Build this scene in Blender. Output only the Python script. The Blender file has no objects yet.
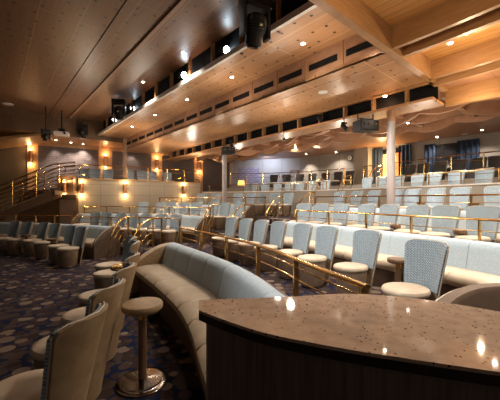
import bpy, math, random
from mathutils import Vector
random.seed(7)
C = bpy.context.scene.collection
PI = math.pi
EYE = 1.5; F = 300.0
UX, UY = -.653, .757      # along the rows, away from the camera
VX, VY = .757, .653       # up the tiers

def st(s, t, z=0): return (s*UX + t*VX, s*UY + t*VY, z)

# ------------------------------------------------------------------ materials
def new_mat(name):
    m = bpy.data.materials.new(name); m.use_nodes = True
    nt = m.node_tree; b = nt.nodes['Principled BSDF']
    return m, nt, b
def ramp(nt, stops, interp='LINEAR'):
    r = nt.nodes.new('ShaderNodeValToRGB'); r.color_ramp.interpolation = interp
    e = r.color_ramp.elements
    e[0].position, e[0].color = stops[0][0], (*stops[0][1], 1)
    e[1].position, e[1].color = stops[-1][0], (*stops[-1][1], 1)
    for p, c in stops[1:-1]:
        x = e.new(p); x.color = (*c, 1)
    return r
def coords(nt, scale=(1, 1, 1), rot=(0, 0, 0), kind='Object'):
    tc = nt.nodes.new('ShaderNodeTexCoord'); mp = nt.nodes.new('ShaderNodeMapping')
    mp.inputs['Scale'].default_value = scale; mp.inputs['Rotation'].default_value = rot
    nt.links.new(tc.outputs[kind], mp.inputs['Vector']); return mp
def noisy(name, c1, c2, scale=8, rough=.6, metal=0, bump=0, stretch=(1, 1, 1), rot=(0, 0, 0), sheen=0, coat=0):
    m, nt, b = new_mat(name)
    mp = coords(nt, stretch, rot); n = nt.nodes.new('ShaderNodeTexNoise')
    n.inputs['Scale'].default_value = scale; n.inputs['Detail'].default_value = 5
    nt.links.new(mp.outputs[0], n.inputs['Vector'])
    r = ramp(nt, [(.3, c1), (.7, c2)]); nt.links.new(n.outputs['Fac'], r.inputs[0])
    nt.links.new(r.outputs[0], b.inputs['Base Color'])
    b.inputs['Roughness'].default_value = rough; b.inputs['Metallic'].default_value = metal
    if sheen: b.inputs['Sheen Weight'].default_value = sheen
    if coat: b.inputs['Coat Weight'].default_value = coat
    if bump:
        bp = nt.nodes.new('ShaderNodeBump'); bp.inputs['Strength'].default_value = bump; bp.inputs['Distance'].default_value = .01
        nt.links.new(n.outputs['Fac'], bp.inputs['Height']); nt.links.new(bp.outputs[0], b.inputs['Normal'])
    return m
def emit(name, col, k):
    m, nt, b = new_mat(name)
    b.inputs['Base Color'].default_value = (*col, 1)
    b.inputs['Emission Color'].default_value = (*col, 1); b.inputs['Emission Strength'].default_value = k
    return m
def weave(name, c1, c2, c3, sc):
    m, nt, b = new_mat(name)
    mp = coords(nt, (1, 1, 1), (PI/2, 0, 0))
    br = nt.nodes.new('ShaderNodeTexBrick')
    mp2 = nt.nodes.new('ShaderNodeMapping'); mp2.inputs['Rotation'].default_value = (0, 0, .7)
    nt.links.new(mp.outputs[0], mp2.inputs[0]); nt.links.new(mp2.outputs[0], br.inputs['Vector'])
    br.inputs['Color1'].default_value = (*c1, 1); br.inputs['Color2'].default_value = (*c2, 1); br.inputs['Mortar'].default_value = (*c3, 1)
    br.inputs['Scale'].default_value = sc; br.inputs['Mortar Size'].default_value = .07; br.inputs['Mortar Smooth'].default_value = .6
    br.inputs['Brick Width'].default_value = .9; br.inputs['Row Height'].default_value = .42
    n = nt.nodes.new('ShaderNodeTexNoise'); n.inputs['Scale'].default_value = 40
    mx = nt.nodes.new('ShaderNodeMix'); mx.data_type = 'RGBA'; mx.blend_type = 'MULTIPLY'; mx.inputs['Factor'].default_value = .35
    nt.links.new(br.outputs['Color'], mx.inputs['A']); nt.links.new(n.outputs['Fac'], mx.inputs['B'])
    nt.links.new(mx.outputs['Result'], b.inputs['Base Color'])
    b.inputs['Roughness'].default_value = .75; b.inputs['Sheen Weight'].default_value = .15
    bp = nt.nodes.new('ShaderNodeBump'); bp.inputs['Strength'].default_value = .3; bp.inputs['Distance'].default_value = .003
    nt.links.new(br.outputs['Fac'], bp.inputs['Height']); bp.invert = True
    nt.links.new(bp.outputs[0], b.inputs['Normal'])
    return m
def ceil_mat(name, c1, c2, seam, pw=1.25, ph=.62, rough=.38, dots=True):
    m, nt, b = new_mat(name)
    ang = math.atan2(UY, UX)
    mp = coords(nt, (1, 1, 1), (0, 0, -ang))
    br = nt.nodes.new('ShaderNodeTexBrick'); br.offset = 0
    br.inputs['Scale'].default_value = 1; br.inputs['Brick Width'].default_value = pw; br.inputs['Row Height'].default_value = ph
    br.inputs['Mortar Size'].default_value = .008; br.inputs['Mortar Smooth'].default_value = .2
    nt.links.new(mp.outputs[0], br.inputs['Vector'])
    n = nt.nodes.new('ShaderNodeTexNoise'); n.inputs['Scale'].default_value = 3; n.inputs['Detail'].default_value = 6
    mp3 = nt.nodes.new('ShaderNodeMapping'); mp3.inputs['Scale'].default_value = (.6, 9, 1)
    nt.links.new(mp.outputs[0], mp3.inputs[0]); nt.links.new(mp3.outputs[0], n.inputs['Vector'])
    r = ramp(nt, [(.3, c1), (.7, c2)]); nt.links.new(n.outputs['Fac'], r.inputs[0])
    nt.links.new(r.outputs[0], br.inputs['Color1']); nt.links.new(r.outputs[0], br.inputs['Color2'])
    br.inputs['Mortar'].default_value = (*seam, 1)
    out = br.outputs['Color']
    if dots:
        vo = nt.nodes.new('ShaderNodeTexVoronoi'); vo.voronoi_dimensions = '2D'; vo.inputs['Scale'].default_value = 3.0; vo.inputs['Randomness'].default_value = .45
        nt.links.new(mp.outputs[0], vo.inputs['Vector'])
        lt = nt.nodes.new('ShaderNodeMath'); lt.operation = 'LESS_THAN'; lt.inputs[1].default_value = .08
        nt.links.new(vo.outputs['Distance'], lt.inputs[0])
        mx = nt.nodes.new('ShaderNodeMix'); mx.data_type = 'RGBA'
        nt.links.new(lt.outputs[0], mx.inputs['Factor']); nt.links.new(out, mx.inputs['A']); mx.inputs['B'].default_value = (.03, .018, .01, 1)
        out = mx.outputs['Result']
    nt.links.new(out, b.inputs['Base Color'])
    b.inputs['Roughness'].default_value = rough
    return m
def carpet_mat():
    m, nt, b = new_mat('patterned_carpet')
    mp = coords(nt)
    def layer(prev, scale, rnd, thr, off, stops):
        mo = nt.nodes.new('ShaderNodeMapping'); mo.inputs['Location'].default_value = (off, off*.7, 0)
        nt.links.new(mp.outputs[0], mo.inputs[0])
        vo = nt.nodes.new('ShaderNodeTexVoronoi'); vo.voronoi_dimensions = '2D'
        vo.inputs['Scale'].default_value = scale; vo.inputs['Randomness'].default_value = rnd
        nt.links.new(mo.outputs[0], vo.inputs['Vector'])
        sep = nt.nodes.new('ShaderNodeSeparateColor'); nt.links.new(vo.outputs['Color'], sep.inputs[0])
        mr = nt.nodes.new('ShaderNodeMapRange'); mr.inputs['To Min'].default_value = thr[0]; mr.inputs['To Max'].default_value = thr[1]
        nt.links.new(sep.outputs[1], mr.inputs['Value'])
        lt = nt.nodes.new('ShaderNodeMath'); lt.operation = 'LESS_THAN'
        nt.links.new(vo.outputs['Distance'], lt.inputs[0]); nt.links.new(mr.outputs[0], lt.inputs[1])
        r = ramp(nt, stops, 'CONSTANT'); nt.links.new(sep.outputs[0], r.inputs[0])
        mx = nt.nodes.new('ShaderNodeMix'); mx.data_type = 'RGBA'
        nt.links.new(lt.outputs[0], mx.inputs['Factor'])
        if isinstance(prev, tuple): mx.inputs['A'].default_value = (*prev, 1)
        else: nt.links.new(prev, mx.inputs['A'])
        nt.links.new(r.outputs[0], mx.inputs['B'])
        return mx.outputs['Result']
    br1, br2, tan, mau = (.035, .021, .019), (.055, .035, .03), (.17, .127, .098), (.055, .04, .038)
    o = layer((.008, .012, .038), 7.5, .75, (.34, .50), 0, [(0, br1), (.3, br2), (.55, br1), (.8, mau), (1, br2)])
    o = layer(o, 7.5, .8, (.20, .46), 3.3, [(0, br2), (.35, br1), (.7, mau), (1, br1)])
    # sparse pale discs
    o2 = layer(o, 5.2, .8, (-.24, .44), 7.7, [(0, tan), (.45, (.15, .105, .085)), (.7, tan), (1, tan)])
    nt.links.new(o2, b.inputs['Base Color']); b.inputs['Roughness'].default_value = .95
    b.inputs['Specular IOR Level'].default_value = .1
    return m
def stone_mat():
    m, nt, b = new_mat('speckled_stone')
    mp = coords(nt)
    n = nt.nodes.new('ShaderNodeTexNoise'); n.inputs['Scale'].default_value = 18; n.inputs['Detail'].default_value = 8
    vo = nt.nodes.new('ShaderNodeTexVoronoi'); vo.inputs['Scale'].default_value = 75
    for x in (n, vo): nt.links.new(mp.outputs[0], x.inputs['Vector'])
    r = ramp(nt, [(.3, (.33, .235, .175)), (.7, (.45, .335, .255))]); nt.links.new(n.outputs['Fac'], r.inputs[0])
    sep = nt.nodes.new('ShaderNodeSeparateColor'); nt.links.new(vo.outputs['Color'], sep.inputs[0])
    gt = nt.nodes.new('ShaderNodeMath'); gt.operation = 'GREATER_THAN'; gt.inputs[1].default_value = .86
    lt = nt.nodes.new('ShaderNodeMath'); lt.operation = 'LESS_THAN'; lt.inputs[1].default_value = .33
    mu = nt.nodes.new('ShaderNodeMath'); mu.operation = 'MULTIPLY'
    nt.links.new(sep.outputs[0], gt.inputs[0]); nt.links.new(vo.outputs['Distance'], lt.inputs[0])
    nt.links.new(gt.outputs[0], mu.inputs[0]); nt.links.new(lt.outputs[0], mu.inputs[1])
    mx = nt.nodes.new('ShaderNodeMix'); mx.data_type = 'RGBA'; nt.links.new(mu.outputs[0], mx.inputs['Factor'])
    nt.links.new(r.outputs[0], mx.inputs['A']); mx.inputs['B'].default_value = (.07, .05, .045, 1)
    nt.links.new(mx.outputs['Result'], b.inputs['Base Color']); b.inputs['Roughness'].default_value = .05
    return m
def brick_wall(name, c1, c2, mort, w, h, ms=.01, rough=.6, bump=.5):
    m, nt, b = new_mat(name)
    tc = nt.nodes.new('ShaderNodeTexCoord')
    br = nt.nodes.new('ShaderNodeTexBrick'); br.offset = 0 if w > .4 else .5
    nt.links.new(tc.outputs['UV'], br.inputs['Vector'])
    br.inputs['Scale'].default_value = 1; br.inputs['Brick Width'].default_value = w; br.inputs['Row Height'].default_value = h
    br.inputs['Mortar Size'].default_value = ms
    br.inputs['Color1'].default_value = (*c1, 1); br.inputs['Color2'].default_value = (*c2, 1); br.inputs['Mortar'].default_value = (*mort, 1)
    nt.links.new(br.outputs['Color'], b.inputs['Base Color']); b.inputs['Roughness'].default_value = rough
    bp = nt.nodes.new('ShaderNodeBump'); bp.inputs['Strength'].default_value = bump; bp.inputs['Distance'].default_value = .01; bp.invert = True
    nt.links.new(br.outputs['Fac'], bp.inputs['Height']); nt.links.new(bp.outputs[0], b.inputs['Normal'])
    return m

M = {}
M['carpet'] = carpet_mat()
M['stone'] = stone_mat()
M['fabric'] = weave('blue_weave', (.42, .54, .64), (.34, .45, .54), (.11, .14, .18), 24)
M['fabric2'] = noisy('blue_upholstery', (.31, .40, .47), (.42, .52, .60), 60, .8, sheen=.2, bump=.15)
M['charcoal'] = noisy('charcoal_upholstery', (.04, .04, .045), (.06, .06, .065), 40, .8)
M['leather'] = noisy('tan_leather', (.23, .155, .085), (.33, .235, .14), 14, .42, bump=.08)
M['seat_leather'] = noisy('cream_leather', (.46, .38, .29), (.58, .49, .38), 9, .45, bump=.08)
M['seat_beige'] = noisy('beige_bench_leather', (.28, .22, .155), (.36, .29, .21), 8, .45, bump=.06)
M['piping'] = noisy('pale_piping', (.5, .45, .38), (.6, .55, .47), 20, .5)
M['brown'] = noisy('dark_brown_leather', (.085, .055, .038), (.12, .08, .055), 10, .45)
M['drum'] = noisy('brown_drum_leather', (.16, .11, .075), (.22, .155, .105), 10, .45)
M['darkwood'] = noisy('dark_grained_wood', (.085, .06, .05), (.15, .108, .09), 5, .5, stretch=(14, 14, .6))
M['edge'] = noisy('black_edge', (.018, .014, .012), (.03, .022, .018), 5, .4)
M['wood'] = noisy('warm_wood', (.32, .165, .07), (.43, .235, .105), 4, .42, stretch=(1, 1, 8))
M['wood_red'] = noisy('reddish_wood', (.31, .16, .09), (.40, .22, .13), 4, .45, stretch=(2, 2, 2))
M['walnut'] = noisy('walnut', (.10, .055, .03), (.17, .10, .055), 6, .35, stretch=(6, 6, .8))
M['brass'] = noisy('polished_brass', (.60, .37, .12), (.78, .52, .2), 6, .22, metal=1)
M['chrome'] = noisy('bronze_chrome', (.24, .20, .17), (.34, .29, .25), 4, .14, metal=1)
M['black'] = noisy('matt_black', (.006, .006, .007), (.012, .012, .013), 6, .7)
M['blackm'] = noisy('black_metal', (.015, .015, .016), (.03, .03, .032), 6, .38)
M['white'] = noisy('white_paint', (.7, .7, .68), (.8, .8, .78), 6, .5)
M['column'] = noisy('column_paint', (.28, .25, .24), (.33, .29, .28), 3, .4)
M['grey_wall'] = noisy('grey_wall', (.26, .235, .20), (.30, .27, .23), 2, .7)
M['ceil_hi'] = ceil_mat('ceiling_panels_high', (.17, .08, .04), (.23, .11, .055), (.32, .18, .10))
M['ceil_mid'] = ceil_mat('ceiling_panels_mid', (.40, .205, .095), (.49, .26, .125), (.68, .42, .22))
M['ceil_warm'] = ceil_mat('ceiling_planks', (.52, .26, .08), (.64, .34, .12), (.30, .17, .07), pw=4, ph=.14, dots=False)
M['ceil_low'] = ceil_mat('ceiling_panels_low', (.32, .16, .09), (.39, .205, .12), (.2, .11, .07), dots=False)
M['panel_brick'] = brick_wall('dark_textured_panel', (.075, .052, .048), (.095, .067, .062), (.05, .035, .033), .28, .09, .012)
M['tile'] = brick_wall('beige_square_panels', (.31, .26, .19), (.335, .28, .205), (.2, .165, .125), .62, .42, .008, bump=.3)
M['back_panel'] = brick_wall('grey_tall_panels', (.24, .21, .185), (.265, .235, .205), (.15, .13, .11), 1.1, 3.0, .012, bump=.3)
M['blue_panel'] = brick_wall('lilac_panel', (.20, .16, .20), (.26, .21, .25), (.10, .08, .10), .28, .12, .012)
M['curtain'] = noisy('blue_curtain', (.006, .014, .035), (.014, .034, .075), 6, .8, stretch=(8, 8, .3))
M['glass'] = noisy('night_window', (.006, .007, .009), (.02, .02, .022), 3, .08)
M['copper'] = noisy('copper_panel', (.6, .25, .1), (.75, .38, .18), 3, .3, metal=.6)
M['gold'] = noisy('gold_panel', (.65, .45, .14), (.8, .6, .25), 3, .3, metal=.5)
M['lamp'] = emit('lamp_glow', (1, .86, .66), 40)
M['lamp_soft'] = emit('sconce_glow', (1, .66, .28), 8)
M['lamp_cold'] = emit('stage_lens_glow', (.75, .9, 1), 30)
M['shade_glow'] = emit('lit_shade', (1, .55, .12), 1.2)
M['strip'] = noisy('pale_ledge', (.62, .56, .5), (.72, .66, .6), 5, .5)
for k_ in ('black', 'blackm', 'edge'):
    M[k_].node_tree.nodes['Principled BSDF'].inputs['Specular IOR Level'].default_value = .12
M['label'] = noisy('yellow_sticker', (.6, .5, .2), (.7, .6, .25), 5, .5)

# ------------------------------------------------------------------ mesh tools
class MB:
    def __init__(s): s.v = []; s.f = []; s.m = []; s.sm = []; s.uv = {}
    def add(s, vs, fs, mat=0, smooth=False):
        o = len(s.v); s.v += [tuple(v) for v in vs]
        for f in fs: s.f.append(tuple(i+o for i in f)); s.m.append(mat); s.sm.append(smooth)
        return o
    def hexa(s, p, mat=0):   # 8 points: bottom 4 (ccw), top 4
        s.add(p, [(3, 2, 1, 0), (4, 5, 6, 7), (0, 1, 5, 4), (1, 2, 6, 5), (2, 3, 7, 6), (3, 0, 4, 7)], mat)
    def box(s, c, d, rz=0, mat=0):
        x, y, z = d[0]/2, d[1]/2, d[2]/2; co, si = math.cos(rz), math.sin(rz)
        P = []
        for zz in (-z, z):
            for a, b in ((-x, -y), (x, -y), (x, y), (-x, y)):
                P.append((c[0]+a*co-b*si, c[1]+a*si+b*co, c[2]+zz))
        s.hexa(P, mat)
    def stbox(s, s0, s1, t0, t1, z0, z1, mat=0):
        P = [st(a, b, z) for z in (z0, z1) for a, b in ((s0, t0), (s0, t1), (s1, t1), (s1, t0))]
        s.hexa(P, mat)
    def lathe(s, prof, n=24, c=(0, 0, 0), mat=0, smooth=True, axis=None):
        vs = []; fs = []
        for r, z in prof:
            for k in range(n):
                a = 2*PI*k/n; vs.append((c[0]+r*math.cos(a), c[1]+r*math.sin(a), c[2]+z))
        for i in range(len(prof)-1):
            for k in range(n):
                k2 = (k+1) % n; fs.append((i*n+k, i*n+k2, (i+1)*n+k2, (i+1)*n+k))
        fs.append(tuple(range(n-1, -1, -1))); fs.append(tuple((len(prof)-1)*n+k for k in range(n)))
        s.add(vs, fs, mat, smooth)
    def tube(s, pts, r, n=8, mat=0):
        pts = [Vector(p) for p in pts]; vs = []; fs = []
        for i, p in enumerate(pts):
            a = pts[max(0, i-1)]; b = pts[min(len(pts)-1, i+1)]; d = (b-a).normalized()
            up = Vector((0, 0, 1)) if abs(d.z) < .9 else Vector((1, 0, 0))
            x = d.cross(up).normalized(); y = x.cross(d)
            for k in range(n):
                w = 2*PI*k/n; vs.append(p + x*(r*math.cos(w)) + y*(r*math.sin(w)))
        for i in range(len(pts)-1):
            for k in range(n):
                k2 = (k+1) % n; fs.append((i*n+k, i*n+k2, (i+1)*n+k2, (i+1)*n+k))
        fs.append(tuple(range(n))); fs.append(tuple((len(pts)-1)*n+n-1-k for k in range(n)))
        s.add(vs, fs, mat, True)
    def loft(s, rings, mat=0, smooth=True, cap=True):
        n = len(rings[0]); vs = [p for r in rings for p in r]; fs = []
        for i in range(len(rings)-1):
            for k in range(n):
                k2 = (k+1) % n; fs.append((i*n+k, i*n+k2, (i+1)*n+k2, (i+1)*n+k))
        if cap: fs.append(tuple(range(n))); fs.append(tuple((len(rings)-1)*n+n-1-k for k in range(n)))
        s.add(vs, fs, mat, smooth)
    def build(s, name, mats, parent=None, recalc=True):
        me = bpy.data.meshes.new(name); me.from_pydata(s.v, [], s.f)
        if not isinstance(mats, (list, tuple)): mats = [mats]
        for m in mats: me.materials.append(m)
        me.polygons.foreach_set('material_index', s.m); me.polygons.foreach_set('use_smooth', s.sm)
        if recalc:
            import bmesh
            bm = bmesh.new(); bm.from_mesh(me); bmesh.ops.recalc_face_normals(bm, faces=bm.faces)
            bm.to_mesh(me); bm.free()
        if any(s.sm):
            try: me.set_sharp_from_angle(angle=math.radians(42))
            except Exception: pass
        if s.uv:
            uvl = me.uv_layers.new(name='UVMap')
            for p in me.polygons:
                for li in p.loop_indices:
                    vi = me.loops[li].vertex_index
                    uvl.data[li].uv = s.uv.get(vi, (0, 0))
        me.update()
        o = bpy.data.objects.new(name, me); C.objects.link(o)
        if parent is not None: o.parent = parent
        return o

def tag(o, label, cat, group=None, kind=None):
    if label: o['label'] = label
    if cat: o['category'] = cat
    if group: o['group'] = group
    if kind: o['kind'] = kind
    return o
def thing(name, label, cat, loc=(0, 0, 0), rz=0, group=None):
    o = bpy.data.objects.new(name, None); C.objects.link(o)
    o.location = loc; o.rotation_euler = (0, 0, rz); o.empty_display_size = .1
    return tag(o, label, cat, group)
def struct(name, mb, mats):
    o = mb.build(name, mats); o['kind'] = 'structure'; return o
def copy_tree(o, parent=None):
    c = o.copy(); C.objects.link(c)
    if parent is not None: c.parent = parent
    for ch in list(o.children):
        if ch.name in bpy.data.objects: copy_tree(ch, c)
    return c

# ------------------------------------------------------------------ plan curves
def catmull(P, n=10):
    P = [Vector((p[0], p[1])) for p in P]
    P = [P[0]*2-P[1]] + P + [P[-1]*2-P[-2]]; out = []
    for i in range(1, len(P)-2):
        for k in range(n):
            t = k/n
            out.append(.5*((2*P[i])+(P[i+1]-P[i-1])*t+(2*P[i-1]-5*P[i]+4*P[i+1]-P[i+2])*t*t+(3*P[i]-P[i-1]-3*P[i+1]+P[i+2])*t**3))
    out.append(P[-2]); return out
class Curve:
    def __init__(s, P):
        s.p = catmull(P) if len(P) > 2 else [Vector(p) for p in P]
        s.d = [0]
        for a, b in zip(s.p, s.p[1:]): s.d.append(s.d[-1]+(b-a).length)
        s.L = s.d[-1]
    def at(s, x):
        x = min(max(x, 0), s.L)
        for i in range(len(s.p)-1):
            if x <= s.d[i+1] or i == len(s.p)-2:
                k = (x-s.d[i])/max(1e-9, s.d[i+1]-s.d[i]); return s.p[i].lerp(s.p[i+1], k)
    def frame(s, x):   # point, tangent, stage-side normal
        a = s.at(x-.12); b = s.at(x+.12); t = (b-a).normalized()
        return s.at(x), t, Vector((-t.y, t.x))
    def off(s, x, o, z=0):
        p, t, n = s.frame(x); q = p+n*o; return (q.x, q.y, z)
    def find(s, pt):   # arc length nearest to a plan point
        pt = Vector(pt); n = 400
        return min((s.L*k/n for k in range(n+1)), key=lambda x: (s.at(x)-pt).length)
    def bearing(s, px, o=0):   # arc length where the curve crosses a bearing measured in the photo
        d = (px-250)/F; n = 600
        def e(x):
            q = s.off(x, o); return abs(math.atan2(q[0], q[1])-math.atan(d))
        return min((s.L*k/n for k in range(n+1)), key=e)

def sweep(mb, cv, x0, x1, prof, n, mat=0, shrink=0, smooth=True):
    cx = sum(p[0] for p in prof)/len(prof); cz = sum(p[1] for p in prof)/len(prof)
    xs = [x0+(x1-x0)*k/n for k in range(n+1)]; sc = [0]*(n+1)
    if shrink:
        e = min(.03, (x1-x0)*.12)
        xs = [x0+.002, x0+e*.35] + [x0+e+(x1-x0-2*e)*k/n for k in range(n+1)] + [x1-e*.35, x1-.002]
        sc = [shrink, shrink*.35] + [0]*(n+1) + [shrink*.35, shrink]
    rings = []
    for x, s_ in zip(xs, sc):
        r = []
        for o, z in prof:
            dx, dz = o-cx, z-cz; L = max(1e-6, math.hypot(dx, dz)); k = max(0, L-s_)/L
            r.append(cv.off(x, cx+dx*k, cz+dz*k))
        rings.append(r)
    mb.loft(rings, mat, smooth)

Z = dict(a=.22, b=.54, c=.90, d=1.45, e=1.93, bal=1.93)
BA1 = Curve([(.44, 1.80), (.29, 2.25), (.095, 2.84), (-.2, 3.48), (-.72, 4.32), (-1.42, 5.35)])
BA2 = Curve([(-3.28, 7.9), (-4.2, 8.5), (-5.3, 8.95), (-6.4, 9.4), (-7.7, 9.75), (-9.0, 9.9)])
BAR = Curve([(.5, 1.0), (.44, 1.80), (.29, 2.25), (.095, 2.84), (-.2, 3.48), (-.72, 4.32), (-1.42, 5.35), (-2.35, 6.75), (-3.28, 7.9), (-4.2, 8.5), (-5.3, 8.95), (-6.4, 9.4), (-7.7, 9.75), (-9.0, 9.9)])
BBR = Curve([(3.5, 1.0), (3.3, 2.2), (3.08, 3.1), (2.96, 3.44), (2.73, 3.95), (2.25, 4.87), (1.95, 5.55), (1.58, 6.2), (1.1, 6.92), (.6, 7.4), (-.3, 8.35), (-1.3, 9.2), (-2.2, 9.8), (-3.2, 10.35), (-4.4, 10.9), (-6.6, 11.2)])
BCR = Curve([(5.6, 1.6), (4.9, 2.9), (4.35, 4.2), (4.1, 4.7), (3.6, 5.65), (3.2, 6.45), (2.7, 7.25), (2.2, 8.0), (1.6, 8.65), (.8, 9.6), (0, 10.5), (-1, 11.2), (-2.3, 11.75), (-3.9, 12.0)])
RDW = Curve([(6.9, 3.6), (6.2, 5.2), (5.75, 6.6), (5.2, 7.7), (4.3, 9.3), (3.6, 10.4), (2.7, 11.7), (1.2, 13), (-.8, 14.2), (-2.3, 14.6)])
REW = Curve([(8.4, 4.6), (7.4, 6.7), (6.85, 8.0), (6.2, 8.95), (5.25, 10.5), (4.15, 12.5), (2.4, 14.25), (.64, 14.95), (-1.2, 15.3)])
WBK = Curve([(11, 6), (9.6, 8.4), (8.6, 9.9), (7.4, 11.1), (6.2, 12.5), (4.6, 14.6), (2.6, 16.3), (.4, 17.1), (-1.8, 17.3)])
BFR = Curve([(-2.4, 14.35), (-3.6, 13.2), (-4.95, 12.25), (-5.8, 11.85), (-6.62, 11.6)])
BWL = Curve([(-.9, 17.3), (-2.75, 16.5), (-4.9, 15.5), (-7.15, 14.3), (-8.5, 13.5), (-9.5, 12.8)])   # runs right to left

# ------------------------------------------------------------------ floor and tiers
mb = MB(); mb.hexa([(-16, -3, -.1), (6, -3, -.1), (6, 12, -.1), (-16, 12, -.1), (-16, -3, 0), (6, -3, 0), (6, 12, 0), (-16, 12, 0)])
struct('floor', mb, M['carpet'])
def tier(cin, oin, cout, oout, z0, z1, n=60):
    mb = MB(); A = [cin.off(cin.L*k/n, oin) for k in range(n+1)]; B = [cout.off(cout.L*k/n, oout) for k in range(n+1)]
    vs = []
    for a, b in zip(A, B): vs += [(a[0], a[1], z0), (a[0], a[1], z1), (b[0], b[1], z1), (b[0], b[1], z0)]
    f1 = []; f2 = []
    for i in range(n):
        j = i*4; f1.append((j+1, j+2, j+6, j+5)); f2.append((j, j+1, j+5, j+4)); f2.append((j+3, j+7, j+6, j+2)); f2.append((j, j+4, j+7, j+3))
    f2 += [(0, 3, 2, 1), (n*4, n*4+1, n*4+2, n*4+3)]
    o = mb.add(vs, f1, 0)
    for f in f2: mb.f.append(f); mb.m.append(1); mb.sm.append(False)
    return struct('floor', mb, [M['carpet'], M['darkwood']])
tier(BAR, -.10, BBR, -.10, 0, Z['a'])
tier(BBR, -.10, BCR, -.10, 0, Z['b'])
tier(BCR, -.10, RDW, -.04, 0, Z['c'])
tier(RDW, -.04, REW, -.04, 0, Z['d'])
tier(REW, -.04, WBK, 0, 0, Z['e'])
tier(BFR, -.04, Curve([(-2.75, 16.5), (-4.9, 15.5), (-7.15, 14.3), (-8.5, 13.5), (-9.6, 12.8)]), .0, 1.55, Z['bal'], 30)

def wall(name, cv, z0, z1, th, mats, n=40, off=0, x0=0, x1=None, cap=None):
    mb = MB(); x1 = cv.L if x1 is None else x1
    for i in range(n+1):
        x = x0+(x1-x0)*i/n
        for o, z in ((off+th/2, z0), (off+th/2, z1), (off-th/2, z1), (off-th/2, z0)):
            mb.v.append(cv.off(x, o, z)); mb.uv[len(mb.v)-1] = (x, z)
    for i in range(n):
        for k in range(4):
            k2 = (k+1) % 4; mb.f.append((i*4+k, i*4+k2, i*4+4+k2, i*4+4+k)); mb.m.append(0); mb.sm.append(False)
    mb.f += [(3, 2, 1, 0), (n*4, n*4+1, n*4+2, n*4+3)]; mb.m += [0, 0]; mb.sm += [False]*2
    return mb.build(name, mats)
def swall(*a, **k):
    o = wall(*a, **k); o['kind'] = 'structure'; return o
swall('wall_back', WBK, 0, 4.3, .12, M['back_panel'])
swall('wall_terrace', RDW, Z['c'], 1.86, .08, M['grey_wall'])
swall('trim_1', RDW, 1.86, 1.895, .14, M['strip'])
swall('wall_terrace_upper', REW, Z['d'], 2.12, .07, M['grey_wall'])
swall('wall_balcony', BFR, 0, 2.28, .10, M['tile'])
swall('trim_2', BFR, 2.28, 2.32, .16, M['wood'])
swall('wall_left', BWL, 0, 4.75, .12, M['wood'])
# stage side wall + side return under the stair
mb = MB(); mb.hexa([(-14, 11.3, 0), (-9.45, 12.75, 0), (-9.5, 12.95, 0), (-14, 11.5, 0), (-14, 11.3, 5), (-9.45, 12.75, 5), (-9.5, 12.95, 5), (-14, 11.5, 5)])
struct('wall_stage', mb, noisy('stage_wall_brown', (.20, .14, .085), (.25, .18, .11), 2, .6))
mb = MB(); mb.hexa([(-6.72, 11.6, 0), (-6.62, 11.6, 0), (-7.6, 13.8, 0), (-7.7, 13.8, 0), (-6.72, 11.6, 2.3), (-6.62, 11.6, 2.3), (-7.6, 13.8, 1.8), (-7.7, 13.8, 1.8)])
mb.hexa([(-9.6, 12.45, 0), (-6.7, 12.2, 0), (-6.7, 12.3, 0), (-9.6, 12.6, 0), (-9.6, 12.45, 1.85), (-6.7, 12.2, 1.85), (-6.7, 12.3, 1.85), (-9.6, 12.6, 1.85)])
struct('wall_under_balcony', mb, M['walnut'])
# door below the balcony
mb = MB(); mb.box((-7.35, 12.18, 1.0), (.78, .05, 1.05), -.09)
d = mb.build('door_1', noisy('pale_door', (.28, .22, .22), (.34, .27, .27), 3, .5)); d['kind'] = 'structure'
mb = MB(); mb.box((-7.1, 12.1, 1.0), (.03, .05, .14)); mb.build('door_handle', M['brass'], d)
# service box panel above the door
mb = MB(); mb.box((-6.95, 11.36, 2.1), (.62, .16, .6), -.05)
tag(mb.build('panel_box', M['walnut']), 'brown wooden box panel at the stair head, left of the twin wall lamps', 'panel')

# ------------------------------------------------------------------ ceilings
S0, S1 = 2.05, 13.8
ZH, Z1c, Z2c, Z3c, ZL, ZS = 4.78, 4.22, 3.76, 3.47, 3.80, 4.05
def ceil(s0, s1, t0, t1, z, mat, th=.08):
    mb = MB(); mb.stbox(s0, s1, t0, t1, z, z+th); return struct('ceiling', mb, mat)
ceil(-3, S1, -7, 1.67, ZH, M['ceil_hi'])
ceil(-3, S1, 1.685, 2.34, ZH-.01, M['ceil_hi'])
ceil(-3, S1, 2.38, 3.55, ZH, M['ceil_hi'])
mb = MB(); mb.stbox(-3, S1, 1.5, 2.5, ZH+.09, ZH+.12); struct('ceiling', mb, M['black'])
mb = MB(); mb.stbox(-3, S1, 2.33, 2.40, ZH-.05, ZH+.02); struct('trim_3', mb, M['wood_red'])
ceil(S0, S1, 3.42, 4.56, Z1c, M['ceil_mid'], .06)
mb = MB(); mb.stbox(S0, S1, 3.40, 3.46, Z1c-.01, Z1c+.09); struct('trim_4', mb, M['strip'])
# recess behind the ledge: black back wall + slim posts
mb = MB(); mb.stbox(S0, S1, 3.62, 3.66, Z1c+.06, ZH+.1); struct('wall_light_recess', mb, M['black'])
mb = MB()
for k in range(13):
    s = S0+.35+k*.95; mb.stbox(s, s+.045, 3.48, 3.56, Z1c, ZH)
struct('trim_5', mb, M['wood'])
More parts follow.
